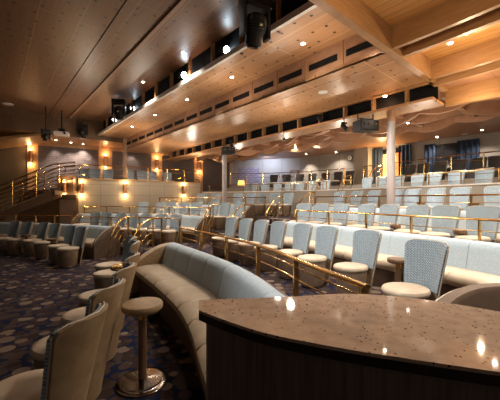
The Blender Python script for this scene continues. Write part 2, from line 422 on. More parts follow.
# slotted riser
mb = MB(); mb.stbox(S0, S1, 4.54, 4.60, Z2c, Z1c+.06); w = struct('wall_slotted_riser', mb, M['wood_red'])
mb = MB()
for k in range(15): mb.stbox(S0+.12+k*.78, S0+.12+k*.78+.6, 4.525, 4.56, 3.92, 4.03)
mb.build('ventilation_slot', M['black'], w)
mb = MB()
for k in range(15): mb.stbox(S0+.0+k*.78, S0+.02+k*.78, 4.528, 4.56, Z2c, Z1c)
mb.build('riser_joint', M['wood'], w)
ceil(S0, S1, 4.54, 4.92, Z2c, M['ceil_mid'], .06)
ceil(S0, S1, 4.94, 6.36, Z2c, M['ceil_mid'], .06)
mb = MB(); mb.stbox(S0+.1, S1, 4.8, 5.1, Z2c+.07, Z2c+.09); struct('ceiling', mb, M['black'])
# box fascia with black openings
mb = MB(); mb.stbox(S0, S1, 6.62, 6.66, Z3c, Z2c+.05); struct('wall_box_recess', mb, M['black'])
mb = MB()
for k in range(17):
    s = 3.28+(k-2)*.715
    if s > S0: mb.stbox(s-.02, s+.02, 6.42, 6.56, Z3c, Z2c+.02)
mb.stbox(S0, S1, 6.30, 6.40, Z2c-.03, Z2c+.05)
struct('trim_6', mb, M['wood'])
mb = MB(); mb.stbox(S0, S1, 6.36, 7.0, Z3c-.05, Z3c); struct('ceiling', mb, M['ceil_mid'])
# low ceiling over the upper rows with wavy hanging beams
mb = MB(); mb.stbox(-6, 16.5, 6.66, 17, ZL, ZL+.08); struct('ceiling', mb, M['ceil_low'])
def wavybeam(t0, amp, ph, zb, s0, s1, w=.10, n=44, mat='wood_red', curve=0, ztop=ZL, scal=0):
    mb = MB(); rings = []
    for k in range(n+1):
        s = s0+(s1-s0)*k/n; t = t0+amp*math.sin(s*1.45+ph)-curve*(S0-s)**2*(1 if s < S0 else 0)
        zq = zb-scal*abs(math.sin(s*PI/1.25+ph))
        rings.append([st(s, t-w/2, zq), st(s, t-w/2, ztop), st(s, t+w/2, ztop), st(s, t+w/2, zq)])
    mb.loft(rings, 0, False); return struct('trim_7', mb, M[mat])
for k, (t0, a, ph, s0) in enumerate([(7.25, .22, 0, 2.4), (8.0, .26, 2.2, .6), (8.8, .28, .6, .2), (9.6, .28, 3.0, 0)]):
    wavybeam(t0, a, ph, ZL-.17+.01*k, s0, 13.5, .10, 130, scal=.15)
mb = MB()
for k in range(10):
    s = .8+k*1.25; mb.stbox(s, s+.1, 7.1, 9.6, ZL-.17, ZL)
struct('trim_8', mb, M['wood_red'])
mb = MB()
for k in range(10):
    s = 1.0+k*1.25
    for t0 in (7.4, 8.25): mb.stbox(s+.1, s+.65, t0, t0+.16, ZL-.02, ZL+.01)
struct('trim_9', mb, M['black'])
# coffered part to the right
ZC = 4.08
ceil(-5, S0, -1, 4.6, ZC, M['ceil_warm']); ceil(-5, S0, 4.8, 6.2, ZC-.02, M['ceil_warm']); ceil(-5, S0, 6.2, 7.6, ZC-.12, M['ceil_warm'])
mb = MB(); mb.stbox(S0-.05, S0+.06, 1.0, 7.3, Z2c-.03, ZH); struct('trim_10', mb, M['wood'])
mb = MB(); mb.stbox(-5, S0, 4.50, 4.95, ZC+.1, ZC+.14); struct('ceiling', mb, M['black'])
for t0, zb, w, zt, cu in ((4.56, Z2c, .07, ZC+.12, .05), (4.93, Z2c, .07, ZC+.12, .05), (6.15, Z2c-.03, .08, ZC, .05), (6.45, Z2c-.08, .08, ZC, .05), (7.12, Z3c-.04, .09, ZC, -.14), (7.5, Z3c+.05, .09, ZC, -.2)):
    wavybeam(t0, 0, 0, zb, -5 if cu > 0 else -2, S0, w, 24, 'wood', cu, zt)
# side ceiling above the balcony
mb = MB(); mb.stbox(S1, 22, -7, 9.5, ZS, ZS+.08); struct('ceiling', mb, M['ceil_mid'])
mb = MB(); mb.stbox(S1-.06, S1, -7, 9.5, ZS-.02, ZH+.1); struct('trim_11', mb, M['walnut'])
# sloping stage soffit at the far left
mb = MB(); mb.hexa([(-12.6, 9.6, 2.95), (-7.75, 11.5, 4.0), (-8.4, 12.8, 4.0), (-13, 11.5, 2.95), (-12.6, 9.6, 3.05), (-7.75, 11.5, 4.1), (-8.4, 12.8, 4.1), (-13, 11.5, 3.05)])
struct('trim_12', mb, M['wood'])

# balcony back wall: pilasters and textured panels
def on_wall(cv, px, o): x = cv.bearing(px, o); return x
def wallbox(cv, pxa, pxb, z0, z1, th, o, mats, name, kind='structure', parent=None):
    xa, xb = sorted((cv.bearing(pxa, o), cv.bearing(pxb, o)))
    ob = wall(name, cv, z0, z1, th, mats, n=6, off=o, x0=xa, x1=xb)
    if kind: ob['kind'] = kind
    return ob
for k, (a, b) in enumerate(((38, 98), (112, 151), (162, 194), (203, 229))):
    wallbox(BWL, a, b, 1.9, 3.86, .06, .10, M['panel_brick'], 'wall_panel')
wallbox(BWL, 239, 259, 1.9, 3.4, .05, .12, M['blue_panel'], 'wall_panel') if False else None
xa = WBK.bearing(259, .1); xb = WBK.bearing(238, .1)
o = wall('wall_panel', WBK, 1.9, 3.35, .06, M['blue_panel'], n=6, off=.1, x0=min(xa, xb), x1=max(xa, xb)); o['kind'] = 'structure'

# columns
def column(px, t, label):
    d = (px-250)/F; D = t/(VX*d+VY); X = d*D
    r = thing('support_column', label, 'column', (X, D, Z['b']))
    mb = MB(); mb.lathe([(.085, 0), (.085, Z3c-.28-Z['b'])], 24); mb.build('shaft', M['column'], r)
    mb = MB(); mb.lathe([(.09, Z3c-.28-Z['b']), (.09, Z3c-.05-Z['b'])], 24); mb.build('collar', M['wood_red'], r)
    mb = MB(); mb.lathe([(.12, 0), (.12, .04), (.09, .05)], 24); mb.build('base_ring', M['chrome'], r)
    return X, D
column(391, 6.55, 'pale round column rising in front of the lit golden alcove')
column(224.5, 6.55, 'slim round column topped by a black projector box')

x_ = BFR.bearing(125, 0); q_ = BFR.off(x_, 0)
r = thing('balcony_post', 'square brown post standing on the balcony wall up to the ceiling', 'post', (q_[0], q_[1], 2.32), .4)
mb = MB(); mb.box((0, 0, .84), (.13, .13, 1.68)); mb.build('shaft', M['walnut'], r)
mb = MB(); mb.box((0, 0, .03), (.17, .17, .06)); mb.build('foot', M['brass'], r)
# ------------------------------------------------------------------ chairs
def dp(mb): mb.v = [(v[0], v[1]*1.13+.035, v[2]) for v in mb.v]
def chair_proto():
    r = thing('tub_chair', '', 'chair')
    mb = MB(); mb.lathe([(.150, .035), (.158, .05), (.182, .30), (.186, .36), (.18, .385)], 28); dp(mb); mb.build('drum_base', M['drum'], r)
    mb = MB(); mb.lathe([(.150, 0), (.152, .004), (.152, .028), (.145, .036)], 28); dp(mb); mb.build('plinth_ring', M['chrome'], r)
    mb = MB(); mb.lathe([(.17, .375), (.192, .385), (.203, .405), (.203, .42), (.192, .438), (.16, .447), (.08, .451), (.0005, .452)], 30); dp(mb); mb.build('seat', M['seat_leather'], r)
    def shell(z0, y_in, th, hw0, hw1, rad, top, edge=0):
        # closed slab following a curved sheet; returns MB
        NU, NW = 18, 30; F_ = []; B_ = []
        for j in range(NW+1):
            w = j/NW; z = z0+(top-z0)*w
            ww = (z-.02)/(top-.02)
            hw = hw0+(hw1-hw0)*ww
            if z > top-rad: hw -= rad-math.sqrt(max(0, rad*rad-(z-(top-rad))**2))
            for i in range(NU+1):
                u = -1+2*i/NU; x = hw*u
                yb = -(.175+.19*ww**1.15) + 2.0*x*x
                F_.append((x, yb+y_in, z)); B_.append((x, yb+y_in-th*(1-.35*abs(u)**4), z))
        N = len(F_); m = MB(); fs = []
        def id_(j, i): return j*(NU+1)+i
        for j in range(NW):
            for i in range(NU):
                fs.append((id_(j, i), id_(j, i+1), id_(j+1, i+1), id_(j+1, i)))
                fs.append((N+id_(j, i), N+id_(j+1, i), N+id_(j+1, i+1), N+id_(j, i+1)))
        for j in range(NW):
            for i in (0, NU): fs.append((id_(j, i), id_(j+1, i), N+id_(j+1, i), N+id_(j, i)))
        for i in range(NU):
            for j in (0, NW): fs.append((id_(j, i), id_(j, i+1), N+id_(j, i+1), N+id_(j, i)))
        m.add(F_+B_, fs, 0, True)
        return m
    shell(.02, 0, .03, .142, .226, .072, .870).build('back_shell', M['leather'], r)
    shell(.40, .030, .030, .138, .222, .070, .866).build('backrest', M['fabric'], r)
    # piping along the rim
    pts = []
    for k in range(33):
        a = k/32; u = -1+2*a; 
        top = .872; rad = .072; hw = .226
        if a < .36: z = .30+(top-rad-.30)*(a/.36); sgn = -1; ww = (z-.02)/(top-.02); x = -(.142+.084*ww)
        elif a > .64: z = .30+(top-rad-.30)*((1-a)/.36); ww = (z-.02)/(top-.02); x = (.142+.084*ww)
        else:
            b = (a-.36)/.28*PI; 
            cxx = hw-rad
            if b < PI/3: th = PI-b*1.5; x = -cxx+rad*math.cos(th); z = top-rad+rad*math.sin(th)
            elif b > 2*PI/3: th = (PI-b)*1.5; x = cxx+rad*math.cos(th); z = top-rad+rad*math.sin(th)
            else: x = -cxx+2*cxx*(b-PI/3)/(PI/3); z = top
            ww = (z-.02)/(top-.02)
        y = -(.175+.19*ww**1.15)+2.0*x*x
        pts.append((x*1.0, y-.002, z))
    mb = MB(); mb.tube(pts, .0045, 6); mb.build('piping', M['piping'], r)
    return r
PROTO = chair_proto(); proto_used = [False]
def place_chair(x, y, z, facing, label, group):
    """x, y: plan point below the middle of the seat; facing: direction the sitter looks"""
    o = PROTO if not proto_used[0] else copy_tree(PROTO)
    proto_used[0] = True
    o.location = (x, y, z); o.rotation_euler = (0, 0, math.atan2(facing[1], facing[0])-PI/2)
    tag(o, label, 'chair', group); return o
ORD = ['', 'first', 'second', 'third', 'fourth', 'fifth', 'sixth', 'seventh', 'eighth', 'ninth', 'tenth', 'eleventh', 'twelfth', 'thirteenth', 'fourteenth', 'fifteenth']
def back_at(x, y, z, ang, label, group):   # x, y: the top of the backrest
    f = (math.cos(math.radians(ang)), math.sin(math.radians(ang)))
    return place_chair(x+f[0]*.30, y+f[1]*.30, z, f, label, group)
# near row, left of the stool table
near = [(-1.22, 1.70, 178), (-1.35, 2.26, 182), (-1.49, 2.84, 188), (-1.67, 3.42, 197), (-2.04, 4.45, 206), (-2.3, 5.0, 210)]
nl = ['tan leather backed tub chair nearest the camera at the lower left edge',
      'tan tub chair second from the camera, its back beside the round stool table',
      'tan tub chair third from the camera in the left foreground row',
      'tan tub chair fourth from the camera, before the small brass topped table',
      'tan tub chair just beyond the small brass topped table',
      'tan tub chair at the far end of the left foreground row']
for (x, y, a), l in zip(near, nl): place_chair(x, y, 0, (math.cos(math.radians(a)), math.sin(math.radians(a))), l, 'tub chairs in the left foreground row')
# shaded chairs at the far left of the dance floor
dk = [(-4.05, 6.75), (-4.50, 7.12), (-5.27, 7.72), (-5.84, 8.1), (-6.42, 8.28), (-6.95, 8.52)]
for i, (x, y) in enumerate(dk):
    a = 238+i*2; f = (math.cos(math.radians(a)), math.sin(math.radians(a)))
    place_chair(x, y, 0, f, 'shaded tub chair, %s from the right on the dance floor before the left bench' % ORD[i+1], 'shaded tub chairs on the dance floor')
# row behind the first brass rail
ra = [(1.80, 3.02, 204), (1.60, 4.02, 206), (1.22, 4.62, 208), (.94, 5.12, 210), (.58, 5.64, 211), (.27, 6.10, 212), (-.05, 6.52, 213), (-.38, 6.95, 214)]
for i, (x, y, a) in enumerate(ra):
    back_at(x, y, Z['a'], a, 'blue woven tub chair, %s from the right behind the nearest brass rail' % ORD[i+1], 'blue chairs behind the nearest brass rail')
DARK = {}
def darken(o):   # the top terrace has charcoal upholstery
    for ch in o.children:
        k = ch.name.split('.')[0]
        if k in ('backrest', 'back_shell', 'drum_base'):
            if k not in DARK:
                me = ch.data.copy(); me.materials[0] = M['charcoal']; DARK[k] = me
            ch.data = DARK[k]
def row(cv, off, pxs, z, fmt, group, rot=0, dark=False):
    for i, px in enumerate(pxs):
        x = cv.bearing(px, off); q = cv.off(x, off+.27); p, t, n = cv.frame(x)
        a = math.atan2(n.y, n.x)+math.radians(rot+random.uniform(-3, 3)); f = (math.cos(a), math.sin(a))
        o = place_chair(q[0], q[1], z, f, fmt % ORD[i+1], group)
        if dark: darken(o)
RA2 = Curve([(-1.7, 8.25), (-2.25, 8.6), (-3.4, 9.15), (-4.6, 9.75), (-5.9, 10.2)])
row(RA2, 0, [176.5, 162, 147, 134, 122, 107, 96], Z['a'], 'pale blue chair, %s from the right in the low row below the wall lamps', 'pale chairs in the low left row')
row(BBR, -.80, [484, 446, 419, 390, 367, 342, 322, 304], Z['b'], 'grey-blue chair, %s from the right on the second terrace behind the brass rail', 'chairs on the second terrace, right')
row(BBR, -.85, [240, 226, 214, 197, 185, 172, 161, 144], Z['b'], 'small grey-blue chair, %s from the right on the second terrace, left of aisle', 'chairs on the second terrace, left')
RC = Curve([(5.35, 4.4), (4.95, 5.3), (4.5, 6.1), (4.15, 7.0), (3.65, 8.1), (3.15, 9.2), (2.65, 10.1), (1.7, 11.35), (.5, 12.1), (-.9, 12.65), (-2.2, 12.95)])
row(RC, 0, [498, 460.5, 437, 413.5, 397, 375, 357.5, 340.5], Z['c'], 'pale blue chair, %s from the right on the third terrace below the grey wall', 'chairs on the third terrace, right')
row(RC, 0, [289, 275, 262.5, 251, 238, 216, 202], Z['c'], 'small pale blue chair, %s from the right on the third terrace, left section', 'chairs on the third terrace, left')
RD = Curve([(6.75, 5.5), (6.45, 6.8), (5.9, 8.0), (5.05, 9.65), (4.35, 10.75), (3.4, 12.15), (2.0, 13.4), (-.1, 14.75)])
row(RD, 0, [485, 457, 435, 418, 399, 382.5, 368], Z['d'], 'white-blue chair, %s from the right on the fourth terrace behind its rail', 'chairs on the fourth terrace, right')
row(RD, 0, [326, 312, 300.5, 289.5, 278, 266, 256, 244], Z['d'], 'tiny pale chair, %s from the right on the fourth terrace, left of fan rail', 'chairs on the fourth terrace, left')
RE = Curve([(8.2, 6.6), (7.5, 8.3), (6.85, 9.3), (5.9, 10.95), (4.8, 12.8), (3.0, 14.65), (.9, 15.5)])
row(RE, 0, [498, 479, 460, 441, 424, 411], Z['e'], 'dark charcoal chair, %s from the right on the top terrace before the curtains', 'dark chairs on the top terrace, right', dark=True)
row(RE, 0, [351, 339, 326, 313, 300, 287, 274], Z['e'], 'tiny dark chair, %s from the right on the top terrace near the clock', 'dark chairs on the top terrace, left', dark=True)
row(BFR, -.75, [83, 95.5, 108, 129, 141.5, 152, 167], Z['bal'], 'small chair, %s from the left on the balcony by the textured panels', 'chairs on the left balcony')

# ------------------------------------------------------------------ banquettes
def bench(cv, x0, x1, z, label, back_mat, seat_mat, seg=.55, k=1.0, ends=(True, True), group=None, armstyle=('panel', 'panel'), depth=1.0):
    r = thing('curved_banquette', label, 'banquette', (*cv.at((x0+x1)/2), z), 0, group)
    off = Vector(r.location)
    def P(pr): return [(o*depth, zz*k+z) for o, zz in pr]
    def bld(mb, name, mat):
        mb.v = [(v[0]-off.x, v[1]-off.y, v[2]-off.z) for v in mb.v]; return mb.build(name, mat, r)
    n = max(1, round((x1-x0)/seg)); st_ = (x1-x0)/n
    mb = MB(); sweep(mb, cv, x0, x1, P([(.60, .0), (.61, .27), (-.04, .27), (-.04, .0)]), n*3, 0, 0, False); bld(mb, 'base', M['brown'])
    mb = MB(); sweep(mb, cv, x0, x1, P([(-.02, .0), (-.02, .72), (-.075, .72), (-.075, .0)]), n*3, 0, 0, False); bld(mb, 'back_frame', M['brown'])
    for i in range(n):
        a = x0+i*st_; b = a+st_
        mb = MB(); sweep(mb, cv, a, b, P([(.235, .40), (.195, .55), (.165, .68), (.135, .745), (.085, .775), (.02, .775), (-.025, .74), (-.03, .60), (-.02, .40)]), 5, 0, .012)
        bld(mb, 'back_cushion', back_mat)
        mb = MB(); sweep(mb, cv, a, b, P([(.0, .28), (.0, .42), (.25, .435), (.50, .44), (.62, .425), (.665, .385), (.67, .33), (.63, .28)]), 5, 0, .01)
        bld(mb, 'seat_cushion', seat_mat)
    for e, side in ((0, x0), (1, x1)):
        if not ends[e]: continue
        th = .07 if armstyle[e] == 'panel' else .17
        out = P([(-.09, 0), (-.09, .76), (-.04, .80), (.06, .805), (.2, .78), (.34, .72), (.47, .64), (.58, .55), (.66, .46), (.70, .36), (.70, 0)])
        if armstyle[e] == 'arm': out = [(o, z+(zz-z)*.92) for o, zz in out]
        else: out = [(o*.9, zz) for o, zz in out]
        p, t, nn = cv.frame(side)
        def pt(dx, o, zz): return (p.x+t.x*dx+nn.x*o, p.y+t.y*dx+nn.y*o, zz)
        a_, b_ = (-th, 0) if e == 0 else (0, th)
        rings = [[pt(a_, o*.985, (zz-z)*.985+z) for o, zz in out], [pt(a_+.01, o, zz) for o, zz in out], [pt(b_-.01, o, zz) for o, zz in out], [pt(b_, o*.985, (zz-z)*.985+z) for o, zz in out]]
        mb = MB(); mb.loft(rings, 0, True); arm = bld(mb, 'end_panel' if armstyle[e] == 'panel' else 'arm', M['brown'] if armstyle[e] == 'panel' else M['leather'])
        mb = MB(); mb.tube([pt(a_ if e == 0 else b_, o, zz) for o, zz in out[1:-1]], .007, 6)
        mb.v = [(v[0]-off.x, v[1]-off.y, v[2]-off.z) for v in mb.v]; mb.build('piping', M['piping'], arm).parent = arm
    return r
FB, SB, SC = M['fabric2'], M['seat_beige'], M['seat_leather']
bench(BA1, .12, BA1.L-.2, 0, 'large curved tan and blue banquette sweeping from the counter to the aisle', FB, SB, ends=(False, True), armstyle=('panel', 'arm'))
bench(BA2, .45, BA2.L-.3, 0, 'curved blue banquette behind the shaded chairs on the dance floor', FB, M['seat_beige'])
bench(BBR, 1.2, BBR.find((.9, 7.1)), Z['a'], 'long curved blue banquette with cream seat behind the nearest blue chairs', FB, SC, depth=.85)
bench(BBR, BBR.find((-1.3, 9.2)), BBR.L-.4, Z['a'], 'low curved banquette with arched end below the balcony wall', FB, SC, depth=.85)
bench(BCR, 1.5, BCR.find((1.75, 8.5)), Z['b'], 'curved banquette glimpsed behind the second terrace chairs, right', FB, SC, depth=.8)
bench(BCR, BCR.find((.05, 10.4)), BCR.L-.3, Z['b'], 'curved banquette behind the second terrace chairs, left of aisle', FB, SC, depth=.8)
# low rounded partition right behind the counter
pc = Curve([(1.42, 2.30), (1.62, 2.46), (1.95, 2.56), (2.4, 2.60), (2.9, 2.5)])
r = thing('low_partition', 'rounded brown leather partition end just behind the counter at right', 'partition', (2.1, 2.5, 0))
mb = MB(); rings = []
for k in range(21):
    x = pc.L*k/20; h = .60+.17*math.sin(min(1, k/9)*PI/2)
    rings.append([(q[0]-2.1, q[1]-2.5, q[2]) for q in (pc.off(x, .07, 0), pc.off(x, .07, h-.03), pc.off(x, .045, h), pc.off(x, -.045, h), pc.off(x, -.07, h-.03), pc.off(x, -.07, 0))])
mb.loft(rings, 0, True); mb.build('body', M['brown'], r)
mb = MB(); pts = [tuple(Vector(rg[1])+Vector((0, 0, .006))) for rg in rings]; mb.tube(pts, .008, 6); mb.build('piping', M['piping'], r)
pts = [tuple(Vector(rg[1])+Vector((0, 0, -.06))) for rg in rings]; mb = MB(); mb.tube(pts, .006, 6); mb.build('piping', M['piping'], r)

# ------------------------------------------------------------------ brass rails
def rail(cv, x0, x1, off, zb, zt, label, group=None, bars=2, bz0=None, step=.85, rr=.022, slope=None):
    m = cv.off((x0+x1)/2, off, zb); r = thing('brass_railing', label, 'railing', m, 0, group)
    n = max(2, round((x1-x0)/.18))
    def line(zz): return [(q[0]-m[0], q[1]-m[1], q[2]-m[2]) for q in (cv.off(x0+(x1-x0)*k/n, off, zz) for k in range(n+1))]
    mb = MB(); L = line(zt)
    rings = []
    for i, p in enumerate(L):   # flat oval hand rail
        a = Vector(L[max(0, i-1)]); b = Vector(L[min(n, i+1)]); t = (b-a).normalized(); nn = Vector((-t.y, t.x, 0)); q = Vector(p)
        rings.append([tuple(q+nn*(rr*1.25*math.cos(w*PI/4))+Vector((0, 0, rr*.75*math.sin(w*PI/4)))) for w in range(8)])
    mb.loft(rings, 0, True); mb.build('top_rail', M['brass'], r)
    b0 = bz0 if bz0 is not None else zb+.08
    for k in range(bars):
        mb = MB(); mb.tube(line(b0+(zt-b0)*(k+.35)/bars), .007, 6); mb.build('bar', M['brass'], r)
    npst = max(1, round((x1-x0)/step))
    for k in range(npst+1):
        q = cv.off(x0+.03+(x1-x0-.06)*k/npst, off, 0); p, t, nn = cv.frame(x0+.03+(x1-x0-.06)*k/npst)
        mb = MB(); rz = math.atan2(t.y, t.x)
        mb.box((q[0]-m[0], q[1]-m[1], (zt-zb)/2), (.022, .042, zt-zb-.01), rz); mb.build('post', M['brass'], r)
    return r
RB1 = Curve([(.67, 1.72), (.60, 1.92), (.45, 2.33), (.25, 2.93), (-.06, 3.6), (-.58, 4.43), (-1.26, 5.42)])
rail(RB1, 0, RB1.L, 0, Z['a'], 1.0, 'nearest brass railing curving along the back of the large banquette', bz0=.80)
rail(BA2, .1, BA2.L-.4, -.17, Z['a'], 1.0, 'brass railing behind the far left banquette on the dance floor', bz0=.80)
RX = Curve([(-1.75, 7.55), (-2.3, 8.0), (-3.1, 8.35)])
rail(RX, 0, RX.L, 0, Z['a'], 1.02, 'short brass railing before the pale chairs in the middle of the low row', bars=2)
rail(BBR, 1.0, BBR.find((.95, 7.05)), -.17, Z['b'], 1.25, 'brass railing along the second terrace, running to the right edge', bz0=1.02, bars=1, step=.95)
rail(BBR, BBR.find((-1.3, 9.2)), BBR.L-.3, -.17, Z['b'], 1.25, 'thin brass railing along the second terrace below the balcony', bz0=.98)
rail(BCR, 1.2, BCR.find((1.75, 8.5)), -.17, Z['c'], 1.59, 'brass railing along the third terrace behind the pale column', bz0=1.38, bars=1, step=.95)
rail(BCR, BCR.find((.4, 10.05)), BCR.L-.2, -.17, Z['c'], 1.59, 'thin brass railing along the third terrace, left section', bz0=1.32)
rail(RDW, 1.0, RDW.find((4.1, 9.65)), 0, 1.895, 2.22, 'brass railing on the grey wall of the fourth terrace, right', bz0=1.93)
rail(RDW, RDW.find((2.9, 11.4)), RDW.L-.3, 0, 1.895, 2.20, 'brass railing on the grey wall of the fourth terrace, left', bz0=1.93)
rail(REW, 1.0, REW.find((4.5, 11.9)), 0, 2.12, 2.83, 'uppermost brass railing before the dark curtains', bz0=2.2)
rail(REW, REW.find((4.0, 12.7)), REW.L-.2, 0, 2.12, 2.83, 'uppermost brass railing on the left, before the grey back wall', bz0=2.2)
rail(BFR, 0, BFR.L, 0, 2.32, 2.86, 'brass railing on top of the balcony wall at left', bars=2, bz0=2.4, step=.9)

def fan(p0, p1, z0, z1, zb, label, inner=3, tail=0, drop=.75):
    """nested quarter arches that follow a stair: start upright at p0, end level over p1"""
    r = thing('arched_handrail', label, 'handrail', (p0[0], p0[1], z0), 0, 'arched brass handrails beside the aisle steps')
    dx, dy = p1[0]-p0[0], p1[1]-p0[1]; L = math.hypot(dx, dy)
    for k in range(inner+1):
        s = 1-k*.17; w = L*s; h = (z1-z0)*s if k else (z1-z0)
        pts = []
        for a in range(13):
            th = PI/2*a/12; u = L-w*math.cos(th); zz = h*math.sin(th)
            pts.append((dx/L*u, dy/L*u, zz+ (.0)))
        if tail and k == 0: pts.append((dx/L*(L+tail), dy/L*(L+tail), h))
        mb = MB(); mb.tube(pts, .020 if k == 0 else .008, 8); mb.build('top_rail' if k == 0 else 'bar', M['brass'], r)
    mb = MB(); mb.tube([(dx, dy, z1-z0), (dx, dy, zb-z0)], .016, 8); mb.build('post', M['brass'], r)
    return r
def bp(px, D): return ((px-250)/F*D, D)
fan(bp(107, 7.25), bp(128, 7.9), 0, 1.06, Z['a'], 'arched brass handrail left of the first aisle steps', 3, .3)
fan(bp(127, 6.7), bp(153, 7.4), 0, 1.04, Z['a'], 'arched brass handrail at the middle of the first aisle steps', 3, .3)
fan(bp(201, 8.3), bp(213, 8.9), Z['a'], 1.36, Z['b'], 'arched brass handrail beside the arched banquette end', 3, .4)
fan(bp(227, 8.0), bp(245, 8.6), Z['a'], 1.36, Z['b'], 'arched brass handrail just right of the slim column', 3, .3)
fan(bp(264, 9.7), bp(283, 10.3), Z['b'], 1.62, Z['c'], 'arched brass handrail on the second terrace aisle', 3, .0)
fan(bp(293, 9.3), bp(315, 9.9), Z['b'], 1.76, Z['c'], 'tall arched brass handrail right of the second terrace aisle', 3, 0)
fan(bp(308, 11.5), bp(323, 11.9), Z['c'], 2.36, Z['d'], 'arched brass handrail left of the third terrace aisle', 3, 0)
fan(bp(334, 10.4), bp(351, 10.9), Z['c'], 2.40, Z['d'], 'fan of nested brass arches by the third terrace aisle', 5, 0)
fan(bp(366, 11.6), bp(382, 12.2), Z['d']+.3, 2.88, Z['e'], 'small arched brass handrail below the lit golden alcove', 3, 0)

# aisle steps
def steps(p, ang, w, zs, label):
    r = thing('aisle_steps', label, 'steps', (p[0], p[1], zs[0]), ang)
    n = len(zs)-1
    for i in range(1, n+1):
        h = zs[i]-zs[0]; mb = MB(); mb.box((0, .28*(i-1)+.14, h/2), (w, .28, h)); mb.build('step', M['carpet'], r)
        mb = MB(); mb.box((0, .28*(i-1)+.012, h+.004), (w, .03, .012)); mb.build('nosing', M['strip'], r)
    return r
steps((-2.0, 5.75), -.85+.15, .9, [0, .11, .215], 'carpeted aisle steps at the end of the large banquette')
steps((-.75, 8.15), -.7, .8, [Z['a'], Z['a']+.16, Z['b']-.005], 'carpeted aisle steps up to the second terrace')
steps((.75, 9.3), -.75, .8, [Z['b'], Z['b']+.18, Z['c']-.005], 'carpeted aisle steps up to the third terrace')

# ------------------------------------------------------------------ stair at the far left
def P3(px, D, z): return Vector(((px-250)/F*D, D, z))
a = Vector((-10.6, 9.9, 0)); b = Vector((-7.0, 11.15, Z['bal']))
r = thing('staircase', 'dark staircase with brass railing climbing to the balcony at far left', 'staircase', (0, 0, 0))
dr = (b-a); fl = Vector((dr.x, dr.y, 0)); Lh = fl.length; tt = fl.normalized(); nn = Vector((-tt.y, tt.x, 0)); rz = math.atan2(tt.y, tt.x)
N = 11
for i in range(N):
    u = (i+.5)/N*Lh; z = b.z*(i+1)/N; c = a+tt*u+nn*.45
    mb = MB(); mb.box((c.x, c.y, z-.07), (Lh/N+.03, .85, .14), rz); mb.build('tread', M['carpet'], r)
mb = MB()
def q(u, o, z): v = a+tt*u+nn*o; return (v.x, v.y, z)
mb.hexa([q(0, -.06, 0), q(Lh, -.06, b.z-.32), q(Lh, 0, b.z-.32), q(0, 0, 0), q(0, -.06, .16), q(Lh, -.06, b.z+.05), q(Lh, 0, b.z+.05), q(0, 0, .16)]); mb.build('stringer', M['walnut'], r)
mb = MB(); mb.hexa([q(0, -.08, .155), q(Lh, -.08, b.z+.045), q(Lh, .02, b.z+.045), q(0, .02, .155), q(0, -.08, .18), q(Lh, -.08, b.z+.07), q(Lh, .02, b.z+.07), q(0, .02, .18)]); mb.build('brass_edge', M['brass'], r)
rr = thing('stair_railing', 'brass stair railing with many bars climbing to the balcony', 'railing', (0, 0, 0))
for oo, nm in ((-.03, 0), (.9, 1)):
    for k in range(6):
        h = .95-k*.155
        mb = MB(); mb.tube([q(0, oo, .1+h), q(Lh*.5, oo, b.z*.5+.07+h), q(Lh*.93, oo, b.z*.93+.07+h), q(Lh+.45, oo, b.z+h+.04)], .024 if k == 0 else .012, 8)
        mb.build('top_rail' if k == 0 else 'bar', M['brass'], rr)
    for k in range(6):
        u = Lh*(k+.2)/5.3; zz = b.z*u/Lh
        mb = MB(); mb.tube([q(u, oo, zz+.1), q(u, oo, zz+1.0)], .017, 8); mb.build('post', M['brass'], rr)
mb = MB(); mb.hexa([(-7.1, 10.9, 1.70), (-6.6, 11.55, 1.70), (-7.4, 13.2, 1.70), (-8.9, 12.6, 1.70), (-7.1, 10.9, 1.85), (-6.6, 11.55, 1.85), (-7.4, 13.2, 1.85), (-8.9, 12.6, 1.85)])
struct('floor', mb, [M['walnut']])

# ------------------------------------------------------------------ counter
r = thing('bar_counter', 'dark wood counter with speckled brown stone top in the right foreground', 'counter', (.5, 1.2, 0))
back = catmull([(-.255, 1.50), (.19, 1.55), (.53, 1.60), (.85, 1.52), (1.15, 1.32), (1.45, 1.05)], 8)
front = catmull([(-.232, 1.36), (-.10, 1.245), (.063, 1.125), (.29, 1.02), (.50, .945), (.727, .872), (1.1, .76)], 8)
def slab(fr, bk, z0, z1):
    mb = MB(); loop = [(p.x-.5, p.y-1.2) for p in fr]+[(p.x-.5, p.y-1.2) for p in reversed(bk)]
    n = len(loop); vs = [(x, y, z0) for x, y in loop]+[(x, y, z1) for x, y in loop]
    fs = [tuple(range(n-1, -1, -1)), tuple(range(n, 2*n))]+[(i, (i+1) % n, (i+1) % n+n, i+n) for i in range(n)]
    mb.add(vs, fs); return mb
slab(front, back, .988, 1.0).build('stone_top', M['stone'], r)
slab(front, back, .955, .987).build('edge_band', M['edge'], r)
def inset(L, d, sgn):
    out = []
    for i, p in enumerate(L):
        t = (L[min(len(L)-1, i+1)]-L[max(0, i-1)]).normalized(); n = Vector((-t.y, t.x)); out.append(p+n*d*sgn)
    return out
fi = inset(front, .035, 1); bi = inset(back, .03, -1)
fi[0] = Vector((fi[0].x+.02, fi[0].y)); bi[0] = Vector((-.215, bi[0].y))
slab(fi, bi, .02, .953).build('front_panel', M['darkwood'], r)

